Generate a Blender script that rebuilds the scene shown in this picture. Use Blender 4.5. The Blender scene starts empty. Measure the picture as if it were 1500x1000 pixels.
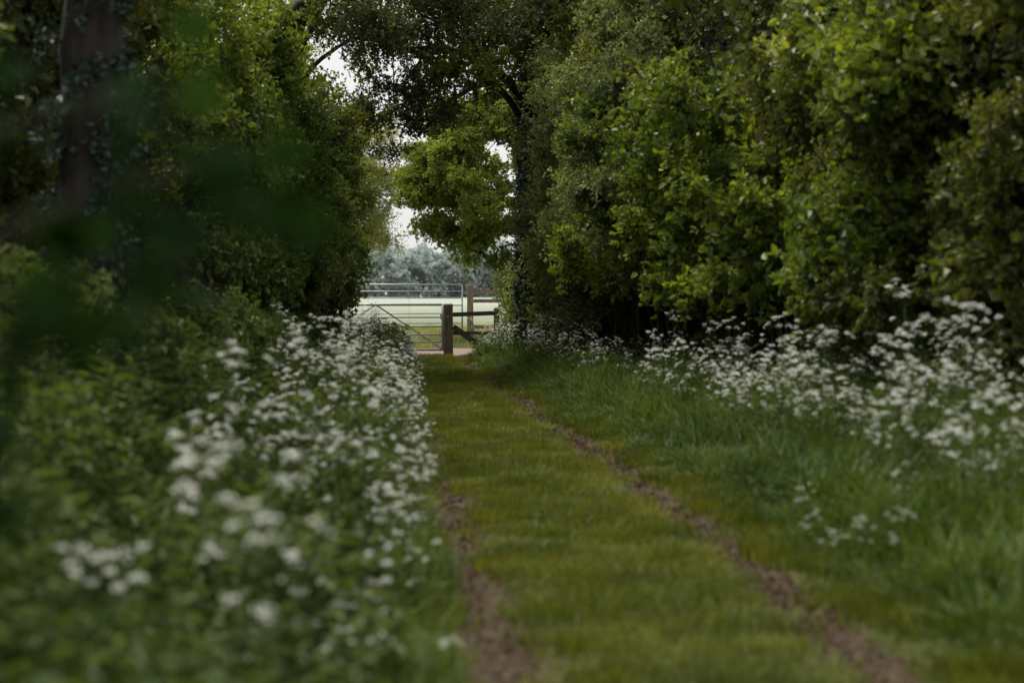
import bpy, math, random, time
import numpy as np
from mathutils import Vector
rng = np.random.default_rng(7); random.seed(7)
S = bpy.context.scene
S.view_settings.view_transform='Standard'; S.view_settings.look='None'; S.view_settings.exposure=0
GATE_Y=39.0

# ---------------------------------------------------------------- helpers
def snoise(p, f=1.0, seed=0.0):
    x,y,z = p[:,0]*f+seed, p[:,1]*f+seed*1.7, p[:,2]*f-seed*.6
    n = (np.sin(1.7*x+2.1*np.sin(1.3*y+.5*z))+np.sin(2.3*y+1.7*np.sin(1.9*z+.7*x))+np.sin(2.9*z+1.9*np.sin(1.1*x+1.4*y))
         +.6*np.sin(4.7*x+3.1*y+2*np.sin(3*z)))/3.6
    return n
def sstep(a,b,x):
    t=np.clip((x-a)/(b-a),0,1); return t*t*(3-2*t)
def unit(v): return v/np.maximum(np.linalg.norm(v,axis=-1,keepdims=True),1e-9)
def rut_r(y): return 1.88+.13*np.exp(-((y-14)/7.)**2)-.05*sstep(25,38,y)+.03*np.sin(y*.9)
def rut_l(y): return .43+.08*np.exp(-((y-12)/6.)**2)+.25*sstep(18,38,y)+.03*np.sin(y*1.1+1)
def edge_l(y): return .05+.018*y
def gh(x,y):
    x=np.asarray(x,float); y=np.asarray(y,float)
    near=1-sstep(37,42,y)
    h = .85*(1-sstep(-2.7,-.1,x))*near + .10*sstep(2.1,3.0,x)*near+.32*sstep(3.0,4.8,x)*near
    h = h - .05*np.exp(-((x-rut_r(y))/.13)**2)*near - .05*np.exp(-((x-rut_l(y))/.15)**2)*near
    h = h + .03*np.sin(1.3*x+.4*y)*np.sin(.7*y)*near
    h = h + .18*sstep(43,47,y)
    return h
def tab(xs,ys): return lambda y: np.interp(y,xs,ys)
face_r = tab([-6,8,12,16,20,25,30,36,39],[4.8,4.9,4.6,4.15,3.75,3.2,3.0,2.75,2.7])
face_l = tab([-6,2,8,12,20,28,34,39],[-2.2,-2.4,-2.9,-2.5,-1.8,-1.15,-.55,-.4])
cap = lambda y: 2.1+.19*max(y,0)

class MB:
    def __init__(s): s.v=[];s.f=[];s.m=[];s.r=[];s.n=0
    def add(s,v,f,m=0,r=None):
        v=np.asarray(v,float); s.v.append(v)
        for i,ff in enumerate(f):
            s.f.append([int(a)+s.n for a in ff]); s.m.append(m); s.r.append(random.random() if r is None else float(r[i] if hasattr(r,'__len__') else r))
        s.n+=len(v)
    def mesh(s,name,mats,smooth=False):
        me=bpy.data.meshes.new(name); me.from_pydata(np.concatenate(s.v).tolist(),[],s.f)
        for m in mats: me.materials.append(m)
        me.polygons.foreach_set('material_index',s.m)
        a=me.attributes.new('rnd','FLOAT','FACE'); a.data.foreach_set('value',np.array(s.r,dtype=np.float32))
        if smooth: me.polygons.foreach_set('use_smooth',[True]*len(me.polygons))
        me.update(); return me
def link(name,me,parent=None):
    o=bpy.data.objects.new(name,me); S.collection.objects.link(o)
    if parent: o.parent=parent
    return o
def empty(name,parent=None): 
    return link(name,None,parent)

def tube(mb,pts,rad,seg=7,m=0,wob=0.0,caps=True):
    pts=np.array(pts,float); n=len(pts); rad=np.broadcast_to(np.asarray(rad,float),(n,))
    T=unit(np.gradient(pts,axis=0)); ref=np.array([.13,.21,.97]) if abs(T[0][2])<.85 else np.array([1,.1,.05])
    A=unit(np.cross(T,ref)); B=np.cross(T,A)
    ang=np.linspace(0,2*np.pi,seg,endpoint=False)
    V=[]
    for i in range(n):
        rr=rad[i]*(1+wob*rng.normal(size=seg))
        V.append(pts[i]+(np.cos(ang)*rr)[:,None]*A[i]+(np.sin(ang)*rr)[:,None]*B[i])
    V=np.concatenate(V); F=[]
    for i in range(n-1):
        for j in range(seg):
            k=(j+1)%seg; F.append([i*seg+j,i*seg+k,(i+1)*seg+k,(i+1)*seg+j])
    if caps: F.append(list(range(seg))[::-1]); F.append([(n-1)*seg+j for j in range(seg)])
    mb.add(V,F,m)
def box(mb,lo,hi,m=0):
    lo=np.array(lo,float);hi=np.array(hi,float)
    v=np.array([[x,y,z] for x in(lo[0],hi[0]) for y in (lo[1],hi[1]) for z in (lo[2],hi[2])])
    mb.add(v,[[0,1,3,2],[4,6,7,5],[0,4,5,1],[2,3,7,6],[0,2,6,4],[1,5,7,3]],m)
def plank(mb,a,b,h,t,m=0):
    a=np.array(a,float);b=np.array(b,float); d=unit(b-a); ref=[0,0,1] if abs(d[2])<.95 else [1,0,0]; side=unit(np.cross(d,ref)); up=np.cross(side,d)
    v=[]
    if abs(d[2])>=.95: side,up=up,side
    for p in(a,b):
        for s1,s2 in((-1,-1),(1,-1),(1,1),(-1,1)): v.append(p+side*s1*t/2+up*s2*h/2)
    mb.add(v,[[0,1,2,3],[4,7,6,5],[0,4,5,1],[1,5,6,2],[2,6,7,3],[3,7,4,0]],m)
def curve(p,n=9,jit=.0):
    p=np.array(p,float); t=np.linspace(0,len(p)-1,n); 
    out=[]
    for tt in t:
        i=min(int(tt),len(p)-2); u=tt-i
        p0=p[max(i-1,0)];p1=p[i];p2=p[i+1];p3=p[min(i+2,len(p)-1)]
        out.append(.5*((2*p1)+(-p0+p2)*u+(2*p0-5*p1+4*p2-p3)*u*u+(-p0+3*p1-3*p2+p3)*u**3))
    out=np.array(out); 
    if jit: out[1:-1]+=rng.normal(size=out[1:-1].shape)*jit
    return out
def leaves(mb,P,D,N,L,W,m=0,fold=.2,droop=.15,simple=False):
    P=np.asarray(P);D=unit(D);Sd=unit(np.cross(D,N));N=np.cross(Sd,D);n=len(P)
    L=np.broadcast_to(L,(n,))[:,None];W=np.broadcast_to(W,(n,))[:,None]
    F=[];R=[]
    if simple:
        V=np.stack([P,P+D*.45*L+Sd*.5*W+N*fold*W,P+D*L-N*droop*L,P+D*.45*L-Sd*.5*W+N*fold*W],1).reshape(-1,3)
        for i in range(n):
            b=4*i; r=random.random(); F+=[[b,b+1,b+2],[b,b+2,b+3]]; R+=[r,r]
        mb.add(V,F,m,R); return
    V=np.stack([P,P+D*.28*L+Sd*.46*W+N*fold*W,P+D*.68*L+Sd*.36*W+N*fold*.8*W-N*droop*.5*L,
                P+D*.28*L-Sd*.46*W+N*fold*W,P+D*.68*L-Sd*.36*W+N*fold*.8*W-N*droop*.5*L,P+D*L-N*droop*L],1).reshape(-1,3)
    for i in range(n):
        b=6*i; r=random.random(); F+= [[b,b+1,b+2,b+5],[b,b+5,b+4,b+3]]; R+=[r,r]
    mb.add(V,F,m,R)

# ---------------------------------------------------------------- materials
def newmat(name):
    m=bpy.data.materials.new(name); m.use_nodes=True; nt=m.node_tree; nt.nodes.clear()
    return m,nt,nt.nodes.new,nt.links.new
def ramp(nt,cols):
    r=nt.nodes.new('ShaderNodeValToRGB'); e=r.color_ramp.elements
    e[0].position=cols[0][0]; e[0].color=(*cols[0][1],1); e[1].position=cols[-1][0]; e[1].color=(*cols[-1][1],1)
    for p,c in cols[1:-1]:
        k=e.new(p); k.color=(*c,1)
    return r
def leafmat(name,c1,c2,c3,trans=.3,rough=.5,nscale=.6,spec=.3,tt=(1.35,1.25,.45,1),g=1.14):
    m,nt,N,L=newmat(name)
    c1,c2,c3=[tuple(v*g for v in c) for c in (c1,c2,c3)]
    at=N('ShaderNodeAttribute'); at.attribute_name='rnd'
    oi=N('ShaderNodeAttribute'); oi.attribute_name='rnd2'; ge=N('ShaderNodeNewGeometry'); no=N('ShaderNodeTexNoise'); no.inputs['Scale'].default_value=nscale; no.inputs['Detail'].default_value=1
    L(ge.outputs['Position'],no.inputs['Vector'])
    a=N('ShaderNodeMath'); a.operation='MULTIPLY'; a.inputs[1].default_value=.4; L(at.outputs['Fac'],a.inputs[0])
    b=N('ShaderNodeMath'); b.operation='MULTIPLY_ADD'; b.inputs[1].default_value=.35; L(oi.outputs['Fac'],b.inputs[0]); L(a.outputs[0],b.inputs[2])
    c=N('ShaderNodeMath'); c.operation='MULTIPLY_ADD'; c.inputs[1].default_value=.9; L(no.outputs['Fac'],c.inputs[0]); L(b.outputs[0],c.inputs[2])
    d=N('ShaderNodeMath'); d.operation='SUBTRACT'; d.inputs[1].default_value=.28; L(c.outputs[0],d.inputs[0])
    r=ramp(nt,[(0.1,c1),(.5,c2),(.95,c3)]); L(d.outputs[0],r.inputs[0])
    p=N('ShaderNodeBsdfPrincipled'); p.inputs['Roughness'].default_value=rough; p.inputs['Specular IOR Level'].default_value=spec
    L(r.outputs[0],p.inputs['Base Color'])
    t=N('ShaderNodeBsdfTranslucent'); gm=N('ShaderNodeMix'); gm.data_type='RGBA'; gm.blend_type='MULTIPLY'; gm.inputs[0].default_value=1
    gm.inputs[7].default_value=tt; L(r.outputs[0],gm.inputs[6]); L(gm.outputs[2],t.inputs[0])
    mx=N('ShaderNodeMixShader'); mx.inputs[0].default_value=trans; L(p.outputs[0],mx.inputs[1]); L(t.outputs[0],mx.inputs[2])
    o=N('ShaderNodeOutputMaterial'); L(mx.outputs[0],o.inputs[0]); return m
def noisemat(name,c1,c2,scale=8,rough=.85,bump=.3,stretch=(1,1,1),metal=0,detail=6,bd=.02):
    m,nt,N,L=newmat(name)
    tc=N('ShaderNodeTexCoord'); mp=N('ShaderNodeMapping'); mp.inputs['Scale'].default_value=stretch; L(tc.outputs['Object'],mp.inputs[0])
    no=N('ShaderNodeTexNoise'); no.inputs['Scale'].default_value=scale; no.inputs['Detail'].default_value=detail; L(mp.outputs[0],no.inputs['Vector'])
    r=ramp(nt,[(.3,c1),(.7,c2)]); L(no.outputs['Fac'],r.inputs[0])
    p=N('ShaderNodeBsdfPrincipled'); p.inputs['Roughness'].default_value=rough; p.inputs['Metallic'].default_value=metal; L(r.outputs[0],p.inputs['Base Color'])
    b=N('ShaderNodeBump'); b.inputs['Strength'].default_value=bump; b.inputs['Distance'].default_value=bd; L(no.outputs['Fac'],b.inputs['Height']); L(b.outputs[0],p.inputs['Normal'])
    o=N('ShaderNodeOutputMaterial'); L(p.outputs[0],o.inputs[0]); return m

M_hazel=leafmat('hazel_leaf',(.035,.065,.011),(.10,.15,.022),(.25,.30,.045),.4)
M_grey =leafmat('hawthorn_leaf',(.06,.09,.038),(.14,.18,.07),(.25,.29,.11),.33)
M_oak  =leafmat('oak_leaf',(.085,.125,.02),(.15,.20,.034),(.25,.31,.055),.42)
M_holly=leafmat('elder_leaf',(.042,.075,.02),(.10,.15,.04),(.21,.26,.075),.3)
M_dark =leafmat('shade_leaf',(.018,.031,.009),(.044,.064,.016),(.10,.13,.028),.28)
M_ivy  =leafmat('ivy_leaf',(.018,.035,.024),(.036,.062,.045),(.075,.115,.08),.1,.4)
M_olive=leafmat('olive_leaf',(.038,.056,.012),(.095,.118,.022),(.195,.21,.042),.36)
M_maple=leafmat('maple_leaf',(.006,.015,.005),(.010,.026,.008),(.018,.045,.013),.4,.8,3,.02,g=1)
M_herb =leafmat('herb_leaf',(.03,.05,.013),(.062,.10,.026),(.115,.16,.042),.3,.6,.9,.2,g=1.05)
M_grass=leafmat('grass_blade',(.034,.054,.010),(.08,.105,.017),(.19,.19,.034),.3,.65,1.3,.15)
M_tall =leafmat('tall_grass_blade',(.028,.052,.012),(.058,.098,.019),(.12,.165,.034),.3,.6,.7,.2)
M_pale =leafmat('spring_leaf',(.17,.20,.06),(.26,.29,.10),(.36,.38,.15),.4,g=1)
M_pars =leafmat('parsley_green',(.036,.066,.018),(.075,.12,.032),(.125,.175,.052),.3)
M_litter=leafmat('dead_leaf',(.035,.023,.015),(.075,.05,.032),(.16,.12,.08),.1,.8,2,.1,g=1)
M_bell =leafmat('bluebell_petal',(.05,.06,.3),(.08,.09,.4),(.12,.13,.5),.2,g=1)
M_dist =leafmat('hazy_distant_leaf',(.42,.48,.46),(.47,.53,.51),(.52,.57,.54),.45,.9,.06,.02,tt=(1,1,1,1),g=1)  # aerial haze is painted into this pale bluish leaf colour
M_white=leafmat('parsley_petal',(.68,.69,.64),(.78,.78,.75),(.84,.83,.81),.35,.7,tt=(1,1,.97,1),g=1)
M_core =noisemat('thicket_shade',(.005,.008,.003),(.025,.034,.011),7,.95,1,(1,1,1),0,4,.2)  # solid hedge core: inner shade is put into its near-black colour
M_bark =noisemat('bark',(.010,.008,.006),(.045,.037,.027),9,.9,.8,(1,1,.25))
M_twig =noisemat('twig_bark',(.025,.022,.017),(.07,.062,.048),20,.9,.4)
M_steel=noisemat('galvanised_steel',(.34,.36,.37),(.54,.56,.57),14,.5,.1,metal=.3)
M_wood =noisemat('weathered_wood',(.06,.047,.033),(.21,.165,.115),12,.9,.6,(3,3,.4))
M_wood2=noisemat('pale_wood',(.14,.11,.07),(.27,.21,.145),10,.9,.4,(3,3,.4))
M_wood3=noisemat('dark_wood',(.022,.017,.013),(.075,.057,.042),10,.9,.5,(1,3,3))

# ---------------------------------------------------------------- world/light
w=bpy.data.worlds.new("World"); S.world=w; w.use_nodes=True; nt=w.node_tree; nt.nodes.clear()
sky=nt.nodes.new('ShaderNodeTexSky'); sky.sky_type='NISHITA'; sky.sun_disc=False
SUN_EL,SUN_AZ=math.radians(62),math.radians(-32)
sky.sun_elevation=SUN_EL; sky.sun_rotation=SUN_AZ; sky.dust_density=4; sky.air_density=1.2
hs=nt.nodes.new('ShaderNodeHueSaturation'); hs.inputs['Saturation'].default_value=.25
bg=nt.nodes.new('ShaderNodeBackground'); bg.inputs[1].default_value=.13
bg2=nt.nodes.new('ShaderNodeBackground'); bg2.inputs[0].default_value=(.99,.985,.975,1); bg2.inputs[1].default_value=.98
mxs=nt.nodes.new('ShaderNodeMixShader'); mxs.inputs[0].default_value=.8
ow=nt.nodes.new('ShaderNodeOutputWorld')
nt.links.new(sky.outputs[0],hs.inputs['Color']); nt.links.new(hs.outputs[0],bg.inputs[0]); nt.links.new(bg.outputs[0],mxs.inputs[1]); nt.links.new(bg2.outputs[0],mxs.inputs[2]); nt.links.new(mxs.outputs[0],ow.inputs[0])
sl=bpy.data.lights.new('sun','SUN'); sl.energy=4.9; sl.angle=math.radians(26); sl.color=(1,.95,.82); so=link('sun',sl)
dirv=Vector((math.sin(SUN_AZ)*math.cos(SUN_EL),math.cos(SUN_AZ)*math.cos(SUN_EL),math.sin(SUN_EL)))
so.rotation_euler=dirv.to_track_quat('Z','Y').to_euler(); so.location=(-10,5,20)

# ---------------------------------------------------------------- camera
cd=bpy.data.cameras.new('camera'); cam=link('camera',cd); S.camera=cam
cam.location=(0,0,1.46); cam.rotation_euler=(math.radians(90-1.72),0,math.radians(-4.57))
cd.lens=60; cd.sensor_width=36; cd.clip_end=6000; cd.clip_start=.05
cd.dof.use_dof=True; cd.dof.focus_distance=37; cd.dof.aperture_fstop=1.45

# ---------------------------------------------------------------- ground
xs=np.unique(np.round(np.concatenate([-np.geomspace(6,2500,26),np.arange(-6,-.6,.25),np.arange(-.6,3.2,.05),np.arange(3.2,8,.3),np.geomspace(8,2500,24)]),4))
ys=np.unique(np.round(np.concatenate([-np.geomspace(6,400,12),np.arange(-6,3,.5),np.arange(3,46,.16),np.arange(46,62,1.),np.geomspace(62,4000,30)]),4))
X,Y=np.meshgrid(xs,ys); Z=gh(X,Y)
nx,ny=len(xs),len(ys); V=np.stack([X,Y,Z],-1).reshape(-1,3)
ii=np.arange((nx-1)*(ny-1)); r0=ii//(nx-1); c0=ii%(nx-1); q=r0*nx+c0
F=np.stack([q,q+1,q+nx+1,q+nx],1)
me=bpy.data.meshes.new('ground'); me.from_pydata(V.tolist(),[],F.tolist()); me.polygons.foreach_set('use_smooth',[True]*len(me.polygons))
x,y=V[:,0],V[:,1]; near=1-sstep(36,39,y)
dirt=np.maximum(np.exp(-((x-rut_r(y))/.14)**2)*near, np.exp(-((x-rut_l(y))/.17)**2)*near)
a=me.attributes.new('dirt','FLOAT','POINT'); a.data.foreach_set('value',dirt.astype(np.float32))
a=me.attributes.new('track','FLOAT','POINT'); a.data.foreach_set('value',(sstep(37.8,38.6,y)*(1-sstep(42.3,43.4,y))).astype(np.float32))
m,nt,N,L=newmat('grassy_ground')
ge=N('ShaderNodeNewGeometry')
def nz(s,d=5):
    n=N('ShaderNodeTexNoise'); n.inputs['Scale'].default_value=s; n.inputs['Detail'].default_value=d; L(ge.outputs['Position'],n.inputs['Vector']); return n
def attr(nm):
    n=N('ShaderNodeAttribute'); n.attribute_name=nm; return n
def mixc(f,a,b):
    k=N('ShaderNodeMix'); k.data_type='RGBA'; L(f,k.inputs[0])
    L(a,k.inputs[6]); L(b,k.inputs[7]); return k.outputs[2]
n2=nz(30,6); n3=nz(9,5)
g=ramp(nt,[(.3,(.03,.040,.011)),(.7,(.075,.085,.021))]); L(n3.outputs[0],g.inputs[0])
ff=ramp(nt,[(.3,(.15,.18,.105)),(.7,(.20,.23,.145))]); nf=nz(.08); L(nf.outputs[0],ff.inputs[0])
f_haze=ramp(nt,[(.3,(.29,.325,.275)),(.7,(.33,.36,.31))]); L(nf.outputs[0],f_haze.inputs[0])  # far field tone with distance haze painted into the colour
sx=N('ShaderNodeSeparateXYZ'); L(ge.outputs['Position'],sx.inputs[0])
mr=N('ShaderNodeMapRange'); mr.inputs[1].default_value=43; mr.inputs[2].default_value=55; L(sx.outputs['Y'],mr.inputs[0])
mr_haze=N('ShaderNodeMapRange'); mr_haze.inputs[1].default_value=55; mr_haze.inputs[2].default_value=160; L(sx.outputs['Y'],mr_haze.inputs[0])  # fades field to the painted haze tone with distance
c0=mixc(mr.outputs[0],g.outputs[0],mixc(mr_haze.outputs[0],ff.outputs[0],f_haze.outputs[0]))
dr=ramp(nt,[(.3,(.024,.016,.010)),(.5,(.055,.038,.025)),(.75,(.14,.105,.075))]); L(n2.outputs[0],dr.inputs[0])
def thr(at,k,lo=.3,hi=.5):
    s=N('ShaderNodeMath'); s.operation='MULTIPLY_ADD'; s.inputs[1].default_value=k; L(n3.outputs[0],s.inputs[0]); L(at.outputs['Fac'],s.inputs[2])
    r=N('ShaderNodeMapRange'); r.inputs[1].default_value=.5*k+lo; r.inputs[2].default_value=.5*k+hi; L(s.outputs[0],r.inputs[0]); return r.outputs[0]
c1=mixc(thr(attr('dirt'),1.3,.2,.6),c0,dr.outputs[0])
tr=ramp(nt,[(.3,(.18,.13,.112)),(.7,(.27,.205,.18))]); L(n2.outputs[0],tr.inputs[0])
c2=mixc(thr(attr('track'),.5),c1,tr.outputs[0])
p=N('ShaderNodeBsdfPrincipled'); p.inputs['Roughness'].default_value=.95; p.inputs['Specular IOR Level'].default_value=.1; L(c2,p.inputs['Base Color'])
b=N('ShaderNodeBump'); b.inputs['Distance'].default_value=.04; b.inputs['Strength'].default_value=.7; L(n2.outputs[0],b.inputs['Height']); L(b.outputs[0],p.inputs['Normal'])
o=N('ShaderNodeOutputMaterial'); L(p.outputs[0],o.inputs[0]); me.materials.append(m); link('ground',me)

# ---------------------------------------------------------------- instancing
def coll(name,meshes):
    c=bpy.data.collections.new(name)
    for i,me in enumerate(meshes):
        o=bpy.data.objects.new(f'{name}_{i}',me); c.objects.link(o)
    return c
def gntree(c):
    g=bpy.data.node_groups.new('scatter_'+c.name,'GeometryNodeTree')
    g.interface.new_socket('Geometry',in_out='INPUT',socket_type='NodeSocketGeometry'); g.interface.new_socket('Geometry',in_out='OUTPUT',socket_type='NodeSocketGeometry')
    N=g.nodes.new;L=g.links.new
    i=N('NodeGroupInput');o=N('NodeGroupOutput');ci=N('GeometryNodeCollectionInfo'); ci.inputs['Collection'].default_value=c; ci.inputs['Separate Children'].default_value=True; ci.inputs['Reset Children'].default_value=True
    ip=N('GeometryNodeInstanceOnPoints'); ip.inputs['Pick Instance'].default_value=True
    ra=N('GeometryNodeInputNamedAttribute'); ra.data_type='FLOAT_VECTOR'; ra.inputs['Name'].default_value='rot'
    sa=N('GeometryNodeInputNamedAttribute'); sa.data_type='FLOAT_VECTOR'; sa.inputs['Name'].default_value='scl'
    er=N('FunctionNodeEulerToRotation'); L(ra.outputs['Attribute'],er.inputs[0])
    rz=N('GeometryNodeRealizeInstances')
    L(i.outputs[0],ip.inputs['Points']);L(ci.outputs[0],ip.inputs['Instance']);L(er.outputs[0],ip.inputs['Rotation']);L(sa.outputs['Attribute'],ip.inputs['Scale'])
    L(ip.outputs[0],rz.inputs[0]); L(rz.outputs[0],o.inputs[0])
    return g
GT={}
def scatter(name,P,rot,scl,c,parent=None):
    P=np.asarray(P,float); n=len(P)
    me=bpy.data.meshes.new(name); me.vertices.add(n); me.vertices.foreach_set('co',P.astype(np.float32).ravel())
    scl=np.asarray(scl,float)
    if scl.ndim==1: scl=np.repeat(scl[:,None],3,1)
    for nm,d in(('rot',rot),('scl',scl)):
        a=me.attributes.new(nm,'FLOAT_VECTOR','POINT'); a.data.foreach_set('vector',np.asarray(d,np.float32).ravel())
    a=me.attributes.new('rnd2','FLOAT','POINT'); a.data.foreach_set('value',rng.uniform(0,1,n).astype(np.float32))
    me.update(); o=link(name,me,parent)
    if c.name not in GT: GT[c.name]=gntree(c)
    md=o.modifiers.new('scatter','NODES'); md.node_group=GT[c.name]; return o
def rot_from_n(n,jit=.35,up=.25):
    n=unit(unit(n)+np.array([0,0,up])+rng.normal(size=n.shape)*jit)
    return np.stack([rng.normal(size=len(n))*.3,np.arccos(np.clip(n[:,2],-1,1)),np.arctan2(n[:,1],n[:,0])],1)

def spray(mat,nl=55,R=.3,L=.075,W=.05,twigs=6,tw=True,simple=True):
    mb=MB(); Ps=[];Ds=[]
    for t in range(twigs):
        d=unit(rng.normal(size=3)*[1,1,.6]+[0,0,.7]); ln=R*rng.uniform(.7,1.25)
        c=curve([[0,0,-.08],d*ln*.5+rng.normal(size=3)*.03,d*ln-[0,0,.06]],4)
        if tw and t%2: tube(mb,c[[0,2,3]],np.linspace(.006,.002,3),3,1,caps=False)
        k=nl//twigs
        for j in range(k):
            u=(j+.7)/k; idx=u*3; i=min(int(idx),2); p=c[i]+(c[i+1]-c[i])*(idx-i)
            dd=unit(unit(c[i+1]-c[i])*.5+rng.normal(size=3)*.8); Ps.append(p+dd*.01); Ds.append(dd)
    Ps=np.array(Ps);Ds=np.array(Ds);n=len(Ps)
    Nn=unit(np.array([0,0,1])+rng.normal(size=(n,3))*.55)
    s=rng.uniform(.65,1.2,n)
    leaves(mb,Ps,Ds,Nn,L*s,W*s,0,simple=simple); return mb.mesh('leaf_spray',[mat,M_twig])
def sprays(name,mat,k=4,**kw): return coll(name,[spray(mat,**kw) for _ in range(k)])
C_hazel=sprays('hazel_sprays',M_hazel,L=.09,W=.062,nl=60,simple=False)
C_grey=sprays('hawthorn_sprays',M_grey,L=.065,W=.042,nl=90,twigs=8)
C_oak=sprays('oak_sprays',M_oak,L=.10,W=.07,nl=60)
C_elder=sprays('elder_sprays',M_holly,L=.09,W=.055,nl=76,twigs=7)
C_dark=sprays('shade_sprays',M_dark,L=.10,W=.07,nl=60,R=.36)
C_ivy=sprays('ivy_sprays',M_ivy,L=.07,W=.065,nl=36,R=.16)
C_olive=sprays('olive_sprays',M_olive,L=.085,W=.06,nl=54,R=.33)
C_pale=sprays('spring_sprays',M_pale,L=.08,W=.05,nl=60,R=.38)
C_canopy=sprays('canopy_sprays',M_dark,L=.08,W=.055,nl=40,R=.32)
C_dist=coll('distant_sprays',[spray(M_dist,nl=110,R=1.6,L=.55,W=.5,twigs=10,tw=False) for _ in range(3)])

def blob_pts(blobs,dens,inner=.72,gap=-.25,cull=None,nf=1.6):
    P=[];Nn=[]
    for (cx,cy,cz,rx,ry,rz) in blobs:
        area=4*np.pi*((rx*ry)**1.6/3+(rx*rz)**1.6/3+(ry*rz)**1.6/3)**(1/1.6)
        n=int(area*dens)+1; d=unit(rng.normal(size=(n,3))); k=rng.uniform(inner,1.05,n)[:,None]*(1+.22*snoise(d*1.0+np.array([cx,cy,cz]),2.3))[:,None]
        P.append(np.array([cx,cy,cz])+d*k*[rx,ry,rz]); Nn.append(unit(d/[rx,ry,rz]))
    P=np.concatenate(P);Nn=np.concatenate(Nn)
    keep=snoise(P,nf,3.1)>gap
    if cull is not None: keep&=cull(P,Nn)
    return P[keep],Nn[keep]
def foliage(name,blobs,dens,c,parent=None,scale=(.8,1.3),**kw):
    P,Nn=blob_pts(blobs,dens,**kw)
    return scatter(name,P,rot_from_n(Nn),rng.uniform(*scale,len(P)),c,parent)

def wallblobs(face,y0,y1,z0,z1,n,side,off=(0,.7),r=(.55,1.1),over=0.0):
    B=[]
    for _ in range(n):
        y=rng.uniform(y0,y1); z=z0+(min(z1,cap(y))-z0)*rng.uniform(); rr=rng.uniform(*r)
        xx=face(y)+side*(rr*.8+rng.uniform(*off))-side*over*math.exp(-((z-3.2)/1.5)**2)
        B.append((xx,y,z+(float(gh(xx,y)) if z<1.5 else 0),rr,rr*rng.uniform(.9,1.3),rr*rng.uniform(.7,1.0)))
    return B
cullR=lambda P,N:(N[:,0]<.15)&(P[:,2]>gh(P[:,0],P[:,1])-.05)
cullL=lambda P,N:(N[:,0]>-.15)&(P[:,2]>gh(P[:,0],P[:,1])-.05)
def woody(name,stems,parent=None,mat=M_bark):
    mb=MB()
    for pts,r0,r1 in stems:
        n=max(8,len(pts)*4); tube(mb,curve(pts,n,.015),np.linspace(r0,r1,n),8,0,.06)
    return link(name,mb.mesh(name,[mat],True),parent)
def shoots(face,y0,y1,z1,n,side,lean=.35):
    st=[]
    for _ in range(n):
        y=rng.uniform(y0,y1); x=face(y)+side*rng.uniform(.7,1.3); z=float(gh(x,y)); h=rng.uniform(.6,1)*min(z1,cap(y))
        p=[[x,y,z-.1]]; 
        for k in range(1,5): p.append([x-side*lean*rng.uniform(0,1.0)*k/4+rng.normal()*.12,y+rng.normal()*.3,z+h*k/4])
        r=rng.uniform(.012,.035); st.append((p,r,r*.25))
    return st
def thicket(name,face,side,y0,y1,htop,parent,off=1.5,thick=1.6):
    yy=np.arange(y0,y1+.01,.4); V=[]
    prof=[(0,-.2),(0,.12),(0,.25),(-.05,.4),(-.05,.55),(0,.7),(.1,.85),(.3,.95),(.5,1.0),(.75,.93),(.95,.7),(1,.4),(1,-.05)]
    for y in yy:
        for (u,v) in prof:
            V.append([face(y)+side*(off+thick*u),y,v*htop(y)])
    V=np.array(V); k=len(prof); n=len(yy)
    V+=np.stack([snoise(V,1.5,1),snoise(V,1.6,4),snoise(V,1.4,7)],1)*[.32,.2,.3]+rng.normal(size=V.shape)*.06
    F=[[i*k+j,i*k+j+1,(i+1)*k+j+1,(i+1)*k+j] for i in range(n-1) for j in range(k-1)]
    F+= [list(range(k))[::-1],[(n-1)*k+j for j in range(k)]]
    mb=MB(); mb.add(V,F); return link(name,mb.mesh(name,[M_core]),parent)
# ---------------------------------------------------------------- right hedgerow
hz=woody('hazel_hedge',shoots(face_r,12,25,4.5,50,1),mat=M_twig)
foliage('leaves',wallblobs(face_r,14,24,.7,3.5,34,1,off=(-.3,1.3),r=(.4,1.0),over=.35),12,C_hazel,hz,cull=cullR,gap=-.08,nf=1.9)
foliage('outer_shoots',wallblobs(face_r,13.5,25,1.0,4.0,56,1,off=(-.6,.5),r=(.15,.38),over=.35),16,C_hazel,hz,inner=.3,cull=None,gap=-.3,scale=(.5,1.1))
hw=woody('hawthorn_hedge',shoots(face_r,22,38,5,50,1),mat=M_twig)
foliage('leaves',wallblobs(face_r,22,31,1.6,5.8,40,1,off=(-.15,1.1),r=(.4,1.0),over=.4),14,C_grey,hw,cull=cullR,gap=-.12,nf=1.9)
foliage('outer_shoots',wallblobs(face_r,22,31,1.6,5.6,40,1,off=(-.5,.4),r=(.18,.4),over=.4),18,C_grey,hw,inner=.3,gap=-.3,scale=(.6,1.1))
foliage('low_leaves',wallblobs(face_r,27,38.3,.3,1.9,34,1,r=(.35,.6),off=(-.1,.4)),18,C_grey,hw,cull=cullR,scale=(.6,1.))
ol=woody('blackthorn_hedge',shoots(face_r,2,15,5,50,1,.5),mat=M_twig)
foliage('leaves',wallblobs(face_r,7,15.5,.8,4.6,34,1,off=(.0,1.4),r=(.45,1.0)),9,C_olive,ol,cull=cullR,gap=-.05,nf=1.9)
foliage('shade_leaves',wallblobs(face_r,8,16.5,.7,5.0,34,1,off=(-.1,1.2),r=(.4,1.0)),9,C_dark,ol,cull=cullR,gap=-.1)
foliage('outer_shoots',wallblobs(face_r,9,15.5,1.0,4.5,32,1,off=(-.5,.5),r=(.15,.35)),14,C_olive,ol,inner=.3,gap=-.3,scale=(.5,1.0))
bk=woody('field_maple_trees',shoots(lambda y:face_r(y)+.6,0,34,9,30,1,1.0))
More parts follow.
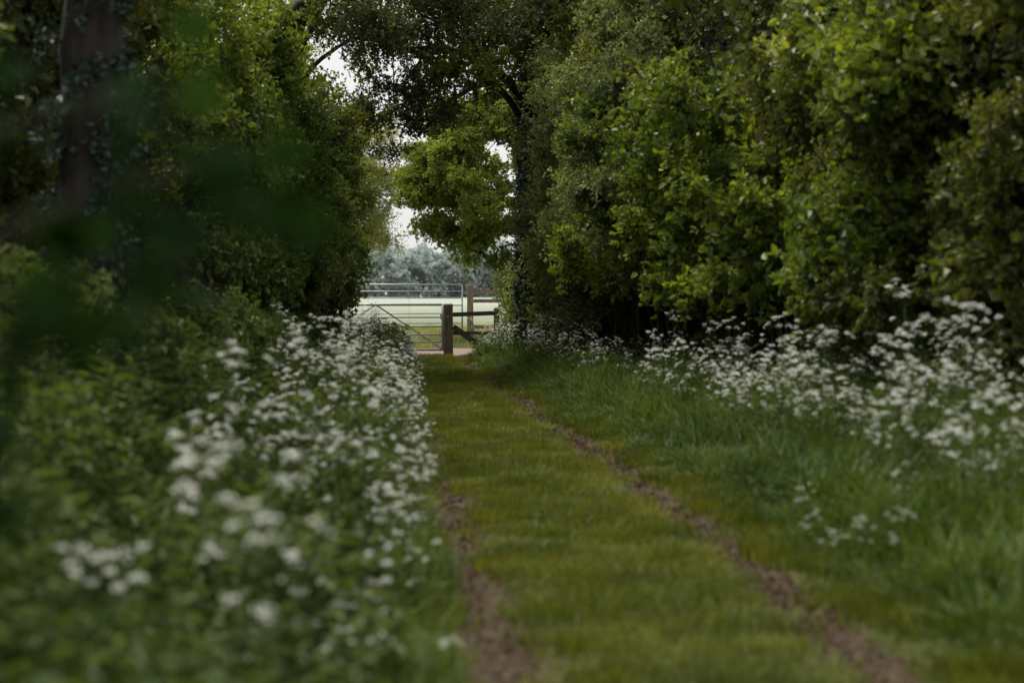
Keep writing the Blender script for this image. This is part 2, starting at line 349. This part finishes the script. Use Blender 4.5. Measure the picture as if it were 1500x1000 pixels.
thicket('inner_thicket',face_r,1,-6,38.2,lambda y:float(np.interp(y,[-6,6,30,38.2],[1.8,3.4,7.9,4.5])),bk,off=1.55)
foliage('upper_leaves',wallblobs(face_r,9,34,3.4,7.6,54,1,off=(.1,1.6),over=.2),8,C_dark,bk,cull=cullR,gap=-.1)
foliage('upper_light_leaves',wallblobs(face_r,14,34,3.4,7.2,30,1,off=(-.1,1.2),r=(.3,.8),over=.3),8,C_olive,bk,cull=cullR,gap=.0)

# ---------------------------------------------------------------- left hedgerow
el=woody('elder_hedge',shoots(face_l,18,38,4,50,-1),mat=M_twig)
foliage('leaves',wallblobs(face_l,19,37.5,.8,4.6,68,-1,off=(-.1,.9),r=(.45,1.0)),13,C_elder,el,cull=cullL,gap=-.15,nf=1.9)
foliage('young_leaves',wallblobs(face_l,17,31,1.4,5.2,34,-1,off=(-.2,.4),r=(.3,.7)),11,C_hazel,el,cull=cullL)
foliage('outer_shoots',wallblobs(face_l,19,36,1.0,4.8,36,-1,off=(-.45,.3),r=(.18,.38)),16,C_elder,el,inner=.3,gap=-.3,scale=(.6,1.0))
foliage('low_shrub',[(face_l(y)+rng.uniform(.1,.6),y,float(gh(face_l(y)+.3,y))+rng.uniform(.15,.5),*rng.uniform([.3,.3,.2],[.55,.6,.4])) for y in rng.uniform(9,24,34)],13,C_elder,el,inner=.4,scale=(.5,.9))
lb=woody('shaded_hedge',shoots(face_l,0,18,6,50,-1))
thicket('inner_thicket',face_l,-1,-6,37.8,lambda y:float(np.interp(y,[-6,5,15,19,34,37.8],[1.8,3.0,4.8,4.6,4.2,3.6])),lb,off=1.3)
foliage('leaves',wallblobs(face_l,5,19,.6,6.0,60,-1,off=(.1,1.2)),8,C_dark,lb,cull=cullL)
foliage('edge_leaves',wallblobs(face_l,9,20,1.0,6.0,30,-1,off=(-.1,.6),r=(.4,.8)),8,C_olive,lb,cull=cullL,gap=.0)

def ivytrunk(name,pts,r0,r1,leafd,parent=None,c=C_ivy,th=.1,sc=(.7,1.2)):
    o=woody(name,[(pts,r0,r1)],parent); cc=curve(pts,200)
    L=sum(np.linalg.norm(np.diff(cc,axis=0),axis=1)); n=int(L*leafd)
    idx=rng.integers(0,200,n); rad=np.linspace(r0,r1,200)[idx]+rng.uniform(0,th,n)
    a=rng.uniform(0,2*np.pi,n); d=np.stack([np.cos(a),np.sin(a),rng.normal(size=n)*.2],1)
    P=cc[idx]+d*rad[:,None]+rng.normal(size=(n,3))*[0,0,.05]
    scatter('ivy',P,rot_from_n(d,.3,.1),rng.uniform(*sc,n),c,o); return o
ivytrunk('ivy_covered_tree',[[-2.1,12.5,.4],[-2.05,12.5,2],[-2.0,12.4,4],[-2.05,12.6,6.5]],.24,.17,30,c=C_ivy,sc=(.7,1.1),th=.12)
ot=ivytrunk('ivy_covered_oak_tree',[[3.2,32.5,.2],[3.15,32.4,2],[3.1,32.2,4],[3.0,32.0,6.5],[3.1,32,9]],.3,.14,120,th=.25)
limbs=[([[3.3,32.2,3.9],[2.8,31.6,4.9],[2.1,31,5.5],[1.2,30.5,5.75],[.3,29.6,5.6],[-.3,29,5.9]],.11,.02),
       ([[3.2,32.2,3.6],[2.7,31.8,4.6],[2.2,31.5,5.25],[1.5,31.2,5.0],[1.05,30.8,4.5],[.75,30.5,4.2]],.08,.015),
       ([[3.1,32,5.4],[2.2,31.4,6.3],[1.3,30.8,7],[.4,30,7.6]],.10,.03),
       ([[1.9,30.9,5.55],[1.4,30.7,6.1],[.8,30.6,6.4],[.2,30.4,7.1]],.05,.01),
       ([[2.1,31.4,5.2],[2.0,31.2,5.9],[1.7,31,6.8]],.04,.012),
       ([[1.3,31.1,4.85],[.9,30.9,4.95],[.5,30.6,4.85]],.03,.008),
       ([[.9,30.2,5.7],[.6,30,5.2],[.35,29.8,4.95]],.03,.008),
       ([[3.0,32,6.0],[3.6,30.5,7],[4.4,29,7.6]],.09,.03),([[3.3,32,4.6],[3.9,30,5.6],[4.0,27,6.6],[4.3,24,7]],.10,.02)]
main=list(limbs[:7])
for _ in range(46):
    s=limbs[rng.integers(0,3)][0]; p=np.array(s[rng.integers(1,len(s))]); d=rng.normal(size=3)*[.5,.4,.35]
    limbs.append(([p,p+d*.6+[0,0,.1],p+d*1.2],.018,.005))
woody('limbs',limbs,ot)
cb=[]
for pts,r0,r1 in main:
    c=curve(pts,9)
    for p in c[3:]:
        for _ in range(2): cb.append((*(p+rng.normal(size=3)*[.25,.35,.22]),*rng.uniform([.25,.25,.15],[.5,.5,.3])))
foliage('leaves',cb,10,C_canopy,ot,inner=.2,gap=.05,nf=2.4,scale=(.6,1.0))
tb=[(rng.uniform(-.5,4.2),rng.uniform(27,34),rng.uniform(5.6,7.6),*rng.uniform([.4,.4,.25],[.9,.9,.45])) for _ in range(54)]
foliage('crown',tb,7,C_canopy,ot,inner=.2,gap=.0,nf=2)
tb=[(rng.uniform(1.0,2.9),rng.uniform(28,32),rng.uniform(4.9,6.2),*rng.uniform([.3,.3,.2],[.6,.6,.35])) for _ in range(10)]
foliage('lit_leaves',tb,9,C_hazel,ot,inner=.2,gap=.1,nf=2,scale=(.6,.9))

lt=woody('ash_tree',[([[-1.45,30,.3],[-1.4,30,3],[-1.36,30,5.2],[-1.34,30,6.0],[-1.1,30,6.9],[-1.0,30,9]],.17,.10),
   ([[-2.2,28,1.5],[-2.35,28,3.6],[-2.3,28,4.5],[-2.0,28.4,5.4],[-1.6,29,5.95],[-1.3,29.8,6.4]],.10,.09),
   ([[-1.35,30,5.9],[-1.7,29.8,6.4],[-2.3,29.5,6.7],[-3,29,7.3]],.11,.04),
   ([[-1.3,30,5.6],[-.95,29.9,6.3],[-.6,29.7,6.9]],.08,.03),([[-2.1,28.2,5.2],[-2.8,28,5.6],[-3.5,27.8,6.3]],.05,.02),
   ([[-1.3,30,5.0],[-.8,30,5.6],[-.1,30,5.9],[.5,30,5.8]],.05,.01)])
tb=[(rng.uniform(-4.8,-1.9),rng.uniform(26,31),rng.uniform(5.6,7.8),*rng.uniform([.4,.4,.3],[.8,.8,.5])) for _ in range(20)]
tb+=[(rng.uniform(-1.0,.9),rng.uniform(28,31),rng.uniform(5.9,7.4),*rng.uniform([.3,.3,.2],[.6,.6,.4])) for _ in range(22)]
tb+=[(rng.uniform(-1.1,.1),rng.uniform(30,32),rng.uniform(4.2,5.4),*rng.uniform([.25,.3,.2],[.5,.5,.35])) for _ in range(13)]
foliage('crown',tb,8,C_olive,lt,inner=.3,gap=.05,nf=2,scale=(.7,1.))
tb=[(rng.uniform(-3.4,-2.0),rng.uniform(18,24),rng.uniform(3.8,6.2),*rng.uniform([.4,.4,.3],[.7,.7,.5])) for _ in range(24)]
foliage('low_crown',tb,9,C_olive,lt,inner=.3,gap=.0,nf=2.2,scale=(.6,.9))

fo=woody('oak_tree',[([[5.2,48,.1],[5.1,48,2],[4.9,48,4],[4.6,48,7.5]],.3,.12),([[5,48,2.6],[3.9,47.5,3.8],[2.6,47,4.4],[1.6,46.8,4.6]],.12,.02),
   ([[5,48,3.4],[4,47.5,5.2],[2.8,47,6.2]],.1,.02),([[5,48,2.2],[4.2,47.2,2.9],[3.1,46.6,3.1]],.07,.015)])
tb=[]
for _ in range(120):
    d=unit(rng.normal(size=3)); k=rng.uniform(.35,1)**.5; c=np.array([3.7,47.5,4.5])+d*k*[2.8,2.0,2.5]; tb.append((*c,*rng.uniform([.35,.35,.22],[.75,.75,.42])))
foliage('crown',tb,11,C_oak,fo,inner=.3,gap=-.4,nf=2,scale=(.6,1.05))
bt=woody('field_tree',[([[-1.9,58,0],[-1.8,58,2],[-1.8,58,4],[-1.6,58,5.5]],.14,.03),([[-1.8,58,2.5],[-.8,57.7,4],[0,57.4,4.9],[.7,57.3,5.1]],.05,.008),([[-1.8,58,3],[-.8,58,5.0],[.0,58,6.2]],.05,.008),([[-1.8,58,2],[-.7,57.6,2.9],[.4,57.4,3.2]],.05,.01)])
tb=[]
for _ in range(120):
    d=unit(rng.normal(size=3)); k=rng.uniform(.2,1); c=np.array([-1.2,58,4.9])+d*k*[2.8,2.0,3.2]; tb.append((*c,*rng.uniform([.35,.35,.25],[.8,.8,.45])))
foliage('crown',tb,8,C_pale,bt,inner=.2,gap=-.2,nf=2,scale=(.6,1.0))
bt2=woody('field_tree',[([[-5.5,52,0],[-5.4,52,4],[-5.2,52,10]],.2,.06)])
tb=[(rng.uniform(-8,-2.2),rng.uniform(50,54),rng.uniform(3,11.0),*rng.uniform([.5,.5,.4],[1,1,.7])) for _ in range(55)]
foliage('crown',tb,5,C_pale,bt2,inner=.3,gap=-.05,nf=1.6,scale=(.8,1.2))

P=[]
for _ in range(2800):
    xx=rng.uniform(-95,115); b=7.6+2.2*math.sin(xx*.11)+1.5*math.sin(xx*.37+1)+.8*math.sin(xx*.9); zz=rng.uniform(0,1)**.85*b-.5
    P.append([xx,rng.uniform(300,312)+.02*abs(xx),zz])
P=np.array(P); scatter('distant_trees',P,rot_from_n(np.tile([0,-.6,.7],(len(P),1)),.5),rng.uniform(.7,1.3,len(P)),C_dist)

# ---------------------------------------------------------------- grasses
def tuft(mat,n,R,h0,h1,w,lean,tri=False):
    mb=MB()
    for _ in range(n):
        a=rng.uniform(0,6.28); r=R*math.sqrt(rng.uniform()); b=np.array([r*math.cos(a),r*math.sin(a),-.015]); h=rng.uniform(h0,h1)
        d=np.array([math.cos(a+rng.normal()),math.sin(a+rng.normal()),0]); s=np.array([-d[1],d[0],0])*w*rng.uniform(.6,1.2); l=lean*h*rng.uniform(.3,1.3)
        m1=b+d*l*.3+[0,0,h*.6]; t=b+d*l+[0,0,h*rng.uniform(.8,1)]; rr=random.random()
        if tri: mb.add([b-s,b+s,t],[[0,1,2]],0,[rr])
        else: mb.add([b-s,b+s,m1+s*.8,m1-s*.8,t],[[0,1,2,3],[3,2,4]],0,[rr,rr])
    return mb.mesh('tuft',[mat])
C_short=coll('short_tufts',[tuft(M_grass,170,.22,.02,.075,.006,.9,True) for _ in range(4)])
C_tall=coll('tall_tufts',[tuft(M_tall,75,.22,.14,.40,.006,.6) for _ in range(4)])
def spin(n,t=.08): return np.stack([rng.normal(size=n)*t,rng.normal(size=n)*t,rng.uniform(0,6.28,n)],1)
def ground_pts(n,x0,x1,y0,y1,fn=None):
    y=y0+(y1-y0)*rng.uniform(size=n); x=rng.uniform(size=n)*(x1(y)-x0(y))+x0(y)
    P=np.stack([x,y,gh(x,y)],1)
    if fn is not None: P=P[fn(P)]
    return P
K=lambda v:(lambda y:v+0*y)
def notrut(P):
    d=np.minimum(np.abs(P[:,0]-rut_r(P[:,1])),np.abs(P[:,0]-rut_l(P[:,1])))
    return (d>.215+.08*snoise(P,2.7))
P=ground_pts(4000,K(-.1),K(2.5),3.5,38.5,notrut)
mid=np.exp(-((P[:,0]-1.15)/.5)**2)
scatter('grass_path',P,spin(len(P)),np.stack([rng.uniform(.7,1.15,len(P)),rng.uniform(.7,1.15,len(P)),rng.uniform(.4,1.7,len(P))*(1.4-.45*mid)],1),C_short)
P=ground_pts(2600,lambda y:rut_r(y)+.36,lambda y:face_r(y)+.2,3.5,38)
s=sstep(.25,1.0,P[:,0]-rut_r(P[:,1]))
P2=ground_pts(800,lambda y:edge_l(y)-1.4,lambda y:edge_l(y)+.05,3,38)
sc1=np.stack([.7+.4*s,.7+.4*s,(.25+.75*s)*rng.uniform(.5,1.3,len(P))*(1+.3*snoise(P*[1,1,0],1.7))],1); sc2=np.repeat(rng.uniform(.5,.9,len(P2))[:,None],3,1)
P=np.concatenate([P,P2]); scatter('tall_grass',P,spin(len(P),.15),np.concatenate([sc1,sc2]),C_tall)
P=ground_pts(700,K(-5),K(7),43.3,58)
scatter('field_grass',P,spin(len(P)),rng.uniform(.5,1.0,len(P)),coll('field_tufts',[tuft(M_pale,60,.3,.1,.3,.01,.6,True) for _ in range(3)]))
lit=[]
for _ in range(4):
    mb=MB(); k=14; Pp=rng.normal(size=(k,3))*[.08,.08,.006]+[0,0,.012]; leaves(mb,Pp,rng.normal(size=(k,3))*[1,1,.2],unit(rng.normal(size=(k,3))*.4+[0,0,1]),rng.uniform(.02,.05,k),rng.uniform(.015,.03,k),simple=True); lit.append(mb.mesh('litter',[M_litter]))
C_lit=coll('leaf_litter_bits',lit)
y=rng.uniform(3.5,38,1100); wh=rng.uniform(size=1100)<.55; x=np.where(wh,rut_r(y),rut_l(y))+rng.normal(size=1100)*.08
scatter('leaf_litter',np.stack([x,y,gh(x,y)],1),spin(1100),rng.uniform(.6,1.3,1100),C_lit)

# ---------------------------------------------------------------- cow parsley
def parsley(h,nb):
    mb=MB()
    def umbel(c,r):
        k=8; tilt=rng.normal(size=2)*.25
        for i in range(k):
            a=i*2.4+rng.normal()*.3; rr=r*math.sqrt((i+.4)/k)*rng.uniform(.8,1.15); q=c+np.array([rr*math.cos(a),rr*math.sin(a),-.5*rr*rr/r+rr*(tilt[0]*math.cos(a)+tilt[1]*math.sin(a))+rng.normal()*.005])
            for _ in range(5):
                p=q+rng.normal(size=3)*[.007,.007,.003]; n=unit(rng.normal(size=3)*.5+[0,0,1]); u=unit(np.cross(n,rng.normal(size=3))); v=np.cross(n,u); s=rng.uniform(.004,.0078)
                mb.add([p+u*s,p+v*s,p-u*s,p-v*s],[[0,1,2,3]],1)
    ln=rng.normal(size=2)*.1
    top=np.array([ln[0],ln[1],h]); st=curve([[0,0,-.03],[ln[0]*.3,ln[1]*.2,h*.5],top],5); tube(mb,st,np.linspace(.005,.002,5),3,0); umbel(top,.036)
    for i in range(nb):
        u=rng.uniform(.35,.85); b=np.array([ln[0]*u,ln[1]*u,h*u]); a=rng.uniform(0,6.28); e=b+np.array([math.cos(a),math.sin(a),0])*rng.uniform(.06,.2)+[0,0,(h-b[2])*rng.uniform(.3,1.15)+.03]
        tube(mb,curve([b,(b+e)/2+np.array([math.cos(a),math.sin(a),-.3])*.03,e],3),[.003,.002,.0015],3,0); umbel(e,rng.uniform(.016,.036))
    k=90
    a=rng.uniform(0,6.28,k); rr=rng.uniform(.02,.22,k); z=rng.uniform(.05,.8,k)*h
    Pp=np.stack([rr*np.cos(a),rr*np.sin(a),z-rr*.2],1); D=np.stack([np.cos(a)+rng.normal(size=k)*.7,np.sin(a)+rng.normal(size=k)*.7,rng.normal(size=k)*.4],1)
    leaves(mb,Pp,D,unit(rng.normal(size=(k,3))*.4+[0,0,1]),rng.uniform(.03,.08,k),rng.uniform(.014,.03,k),0,simple=True)
    return mb.mesh('cow_parsley_plant',[M_pars,M_white])
C_par=coll('parsley_plants',[parsley(h,n) for h,n in((.85,7),(.95,9),(.7,6),(1.08,9),(.55,4),(.9,6))])
P=ground_pts(2300,lambda y:edge_l(y)-1.6,lambda y:edge_l(y)+.05,2.9,38)
t=(edge_l(P[:,1])-P[:,0])/1.6; nn=snoise(P*[1,1,0],1.9,2)
keep=(rng.uniform(size=len(P))<np.clip(1.0-t,0,1)**1.0*(.42+.5*sstep(7,14,P[:,1])))&(nn>-.15+.6*t)
P=P[keep]; sc=rng.uniform(.45,1.08,len(P))*(.66+.38*sstep(0,.4,t[keep]))*(1+.22*snoise(P*[1,1,0],1.2,6))
scatter('cow_parsley',P,spin(len(P),.12),sc,C_par)
P=ground_pts(1500,lambda y:np.interp(y,[4,12,24,36],[2.8,3.0,2.9,2.2]),lambda y:face_r(y)+.3,7,38)
keep=(snoise(P*[1,1,0],1.5,5)>-.1)&(rng.uniform(size=len(P))<.9-.45*sstep(14,21,P[:,1])); P=P[keep]
P2=np.array([[2.15,7.9,0],[2.22,8.25,0],[2.32,8.0,0],[2.5,9.6,0],[2.3,7.4,0]],float); P2[:,2]=gh(P2[:,0],P2[:,1])
sc=np.concatenate([rng.uniform(.4,1.12,len(P))*(1-.2*sstep(13,18,P[:,1])),[.35,.42,.38,.4,.4]]); P=np.concatenate([P,P2])
scatter('cow_parsley',P,spin(len(P),.12),sc,C_par)

def herb(h,n,L,W):
    mb=MB()
    for _ in range(5):
        b=rng.normal(size=3)*[.1,.1,0]; t=b+rng.normal(size=3)*[.08,.08,.05]+[0,0,h]; c=curve([b,(b+t)/2,t],3); tube(mb,c,.004,3,0)
        k=n//5; u=rng.uniform(.15,1,k)[:,None]; Pp=b+(t-b)*u; a=rng.uniform(0,6.28,k); D=np.stack([np.cos(a),np.sin(a),rng.uniform(-.2,.5,k)],1)
        leaves(mb,Pp,D,unit(rng.normal(size=(k,3))*.35+[0,0,1]),L*rng.uniform(.6,1.2,k),W*rng.uniform(.6,1.2,k),0,simple=True)
    return mb.mesh('herb',[M_herb])
C_herb=coll('herbs',[herb(.42,70,.10,.05),herb(.3,80,.07,.045),herb(.58,90,.09,.035),herb(.36,90,.07,.03)])
P=ground_pts(2900,lambda y:face_l(y)-.5,lambda y:edge_l(y)-.25,1.8,38)
P2=ground_pts(800,lambda y:np.interp(y,[4,12,36],[3.1,3.1,2.2]),lambda y:face_r(y)+.7,4,38)
sc=np.concatenate([rng.uniform(.6,1.3,len(P))*(1+.3*snoise(P*[1,1,0],1.3,8)),rng.uniform(.5,.95,len(P2))]); P=np.concatenate([P,P2])
scatter('nettles',P,spin(len(P),.15),sc,C_herb)
def bell():
    mb=MB(); t=np.array([.05,0,.28]); tube(mb,curve([[0,0,0],[0,0,.18],t],5),.002,3,1)
    k=9; u=rng.uniform(.6,1,k)[:,None]; Pp=np.array([0,0,.16])*(1-u)+t*u; leaves(mb,Pp,rng.normal(size=(k,3))*.4+[.3,0,-1],rng.normal(size=(k,3)),.02,.013,0)
    return mb.mesh('bluebell',[M_bell,M_pars])
P=ground_pts(22,K(2.6),K(3.5),17,33)
scatter('bluebells',P,spin(len(P),.1),rng.uniform(.9,1.3,len(P)),coll('bluebell_plants',[bell(),bell()]))

# ---------------------------------------------------------------- gates and fence
def gate(name,x0,x1,y,z0,zs,r=.018,braces=()):
    e=empty(name)
    mb=MB()
    for x in(x0,x1): tube(mb,[[x,y,z0+zs[0]-.02],[x,y,z0+zs[-1]+.01]],r*1.3,8)
    link('end_uprights',mb.mesh('up',[M_steel],True),e)
    mb=MB()
    for i,z in enumerate(zs): tube(mb,[[x0,y,z0+z],[x1,y,z0+z]],r*(1.35 if i in(0,len(zs)-1) else .9),8)
    link('rails',mb.mesh('rails',[M_steel],True),e)
    mb=MB()
    for a,b in braces: plank(mb,[a[0],y-.03,z0+a[1]],[b[0],y-.03,z0+b[1]],.035,.008)
    link('braces',mb.mesh('braces',[M_steel]),e)
    return e
g1=gate('metal_field_gate',-1.5,1.52,GATE_Y,0.0,[.10,.28,.45,.63,.84,1.13],r=.021,braces=[((.0,1.13),(1.5,.12)),((-1.45,.12),(0,1.13)),((0.02,.1),(0.02,1.13))])
mb=MB(); tube(mb,[[1.50,GATE_Y-.04,.86],[1.66,GATE_Y-.12,.86]],.012,6); box(mb,[1.47,GATE_Y-.06,.80],[1.55,GATE_Y-.03,.92]); link('latch',mb.mesh('latch',[M_steel]),g1)
def post(name,x,y,w,h,mat,parent=None,z0=0):
    bpy.ops.mesh.primitive_cube_add(size=1,location=(x,y,z0+h/2-.15)); o=bpy.context.object; o.name=name; o.scale=(w,w,h+.3); bpy.ops.object.transform_apply(location=False,scale=True)
    for v in o.data.vertices:
        if v.co.z>0: v.co.x*=.93; v.co.y*=.93; v.co.z+=random.uniform(-.015,.015)
    b=o.modifiers.new('b','BEVEL'); b.width=.018; b.segments=2; o.data.materials.append(mat)
    if parent: o.parent=parent
    return o
post('gate_post',1.655,GATE_Y,.22,1.15,M_wood)
post('gate_post',-1.66,GATE_Y,.21,1.2,M_wood)
fe=empty('wooden_fence')
mb=MB()
plank(mb,[1.77,GATE_Y+.1,.90],[2.75,GATE_Y+.5,.93],.10,.04); plank(mb,[1.77,GATE_Y+.1,.62],[2.35,GATE_Y+.3,.22],.13,.045)
plank(mb,[1.77,GATE_Y+.14,.48],[2.75,GATE_Y+.5,.46],.08,.04)
link('rails',mb.mesh('fr',[M_wood3]),fe); post('end_post',2.8,GATE_Y+.5,.14,1.05,M_wood3,fe)
fe2=empty('wooden_fence')
post('tall_post',2.45,44.3,.165,1.50,M_wood2,fe2,.1); post('tall_post_2',4.2,44.6,.15,1.45,M_wood2,fe2,.1)
mb=MB()
for z in(1.43,1.18,.85,.5): plank(mb,[2.54,44.35,z],[4.12,44.6,z],.095,.035)
link('rails',mb.mesh('fr2',[M_wood2]),fe2)
gate('metal_field_gate',-1.3,2.33,46,.15,[.12,.42,.68,.90,1.10,1.28,1.46],r=.018,braces=[((-.2,.12),(-.2,1.46)),((.9,.12),(.9,1.46))])

# ---------------------------------------------------------------- foreground maple sapling
def mleaf():
    mb=MB(); lob=[(-150,.35),(-115,.62),(-92,.42),(-62,.88),(-32,.5),(0,1.05),(32,.5),(62,.88),(92,.42),(115,.62),(150,.35)]
    v=[[0,0,0]]
    for a,r in lob:
        a=math.radians(a); v.append([r*math.sin(a)*.55,r*math.cos(a)*.55+.1,-.12*r*r+rng.normal()*.02])
    mb.add(v,[[0,i,i+1] for i in range(1,len(lob))],0,.5); 
    return mb.mesh('maple_leaf_mesh',[M_maple])
C_map=coll('maple_leaves',[mleaf() for _ in range(4)])
br=[[[-.72,2.15,1.3],[-.5,2.1,1.50],[-.28,2.05,1.58],[-.10,2.0,1.54]],[[-.72,2.15,1.45],[-.55,2.2,1.62],[-.38,2.2,1.70],[-.22,2.15,1.68]],
    [[-.72,2.15,1.15],[-.5,2.0,1.36],[-.36,1.95,1.41],[-.24,1.9,1.42]],[[-.72,2.15,1.0],[-.55,1.9,1.18],[-.46,1.8,1.26],[-.37,1.75,1.24]],
    [[-.72,2.15,1.2],[-.6,2.0,1.45],[-.48,1.9,1.53],[-.36,1.85,1.51]],[[-.72,2.15,1.3],[-.55,2.2,1.43],[-.36,2.25,1.48],[-.2,2.3,1.47]],
    [[-.72,2.15,1.1],[-.62,2.05,1.28],[-.52,2.0,1.36],[-.42,1.95,1.34]],[[-.72,2.15,1.05],[-.62,2.0,1.18],[-.52,1.95,1.27],[-.44,1.9,1.26]]]
sp=woody('maple_sapling',[([[-.78,2.2,.2],[-.74,2.15,1.0],[-.72,2.15,1.5],[-.74,2.1,2.3]],.014,.006)]+[(b,.006,.0015) for b in br])
P=[]
for b in br:
    c=curve(b,30)
    for _ in range(14):
        u=rng.uniform(.3,1)**.8; p=c[int(u*29)]+rng.normal(size=3)*[.03,.05,.035]; P.append(p)
P+=[[-.08,2.0,1.535],[-.10,2.0,1.60],[-.17,2.0,1.57],[-.13,2.05,1.53],[-.2,2.05,1.52]]
P=np.array(P); R=np.stack([rng.normal(size=len(P))*.45+1.3,rng.normal(size=len(P))*.5,rng.normal(size=len(P))*1.0],1)
scatter('leaves',P,R,rng.uniform(.075,.115,len(P)),C_map,sp)
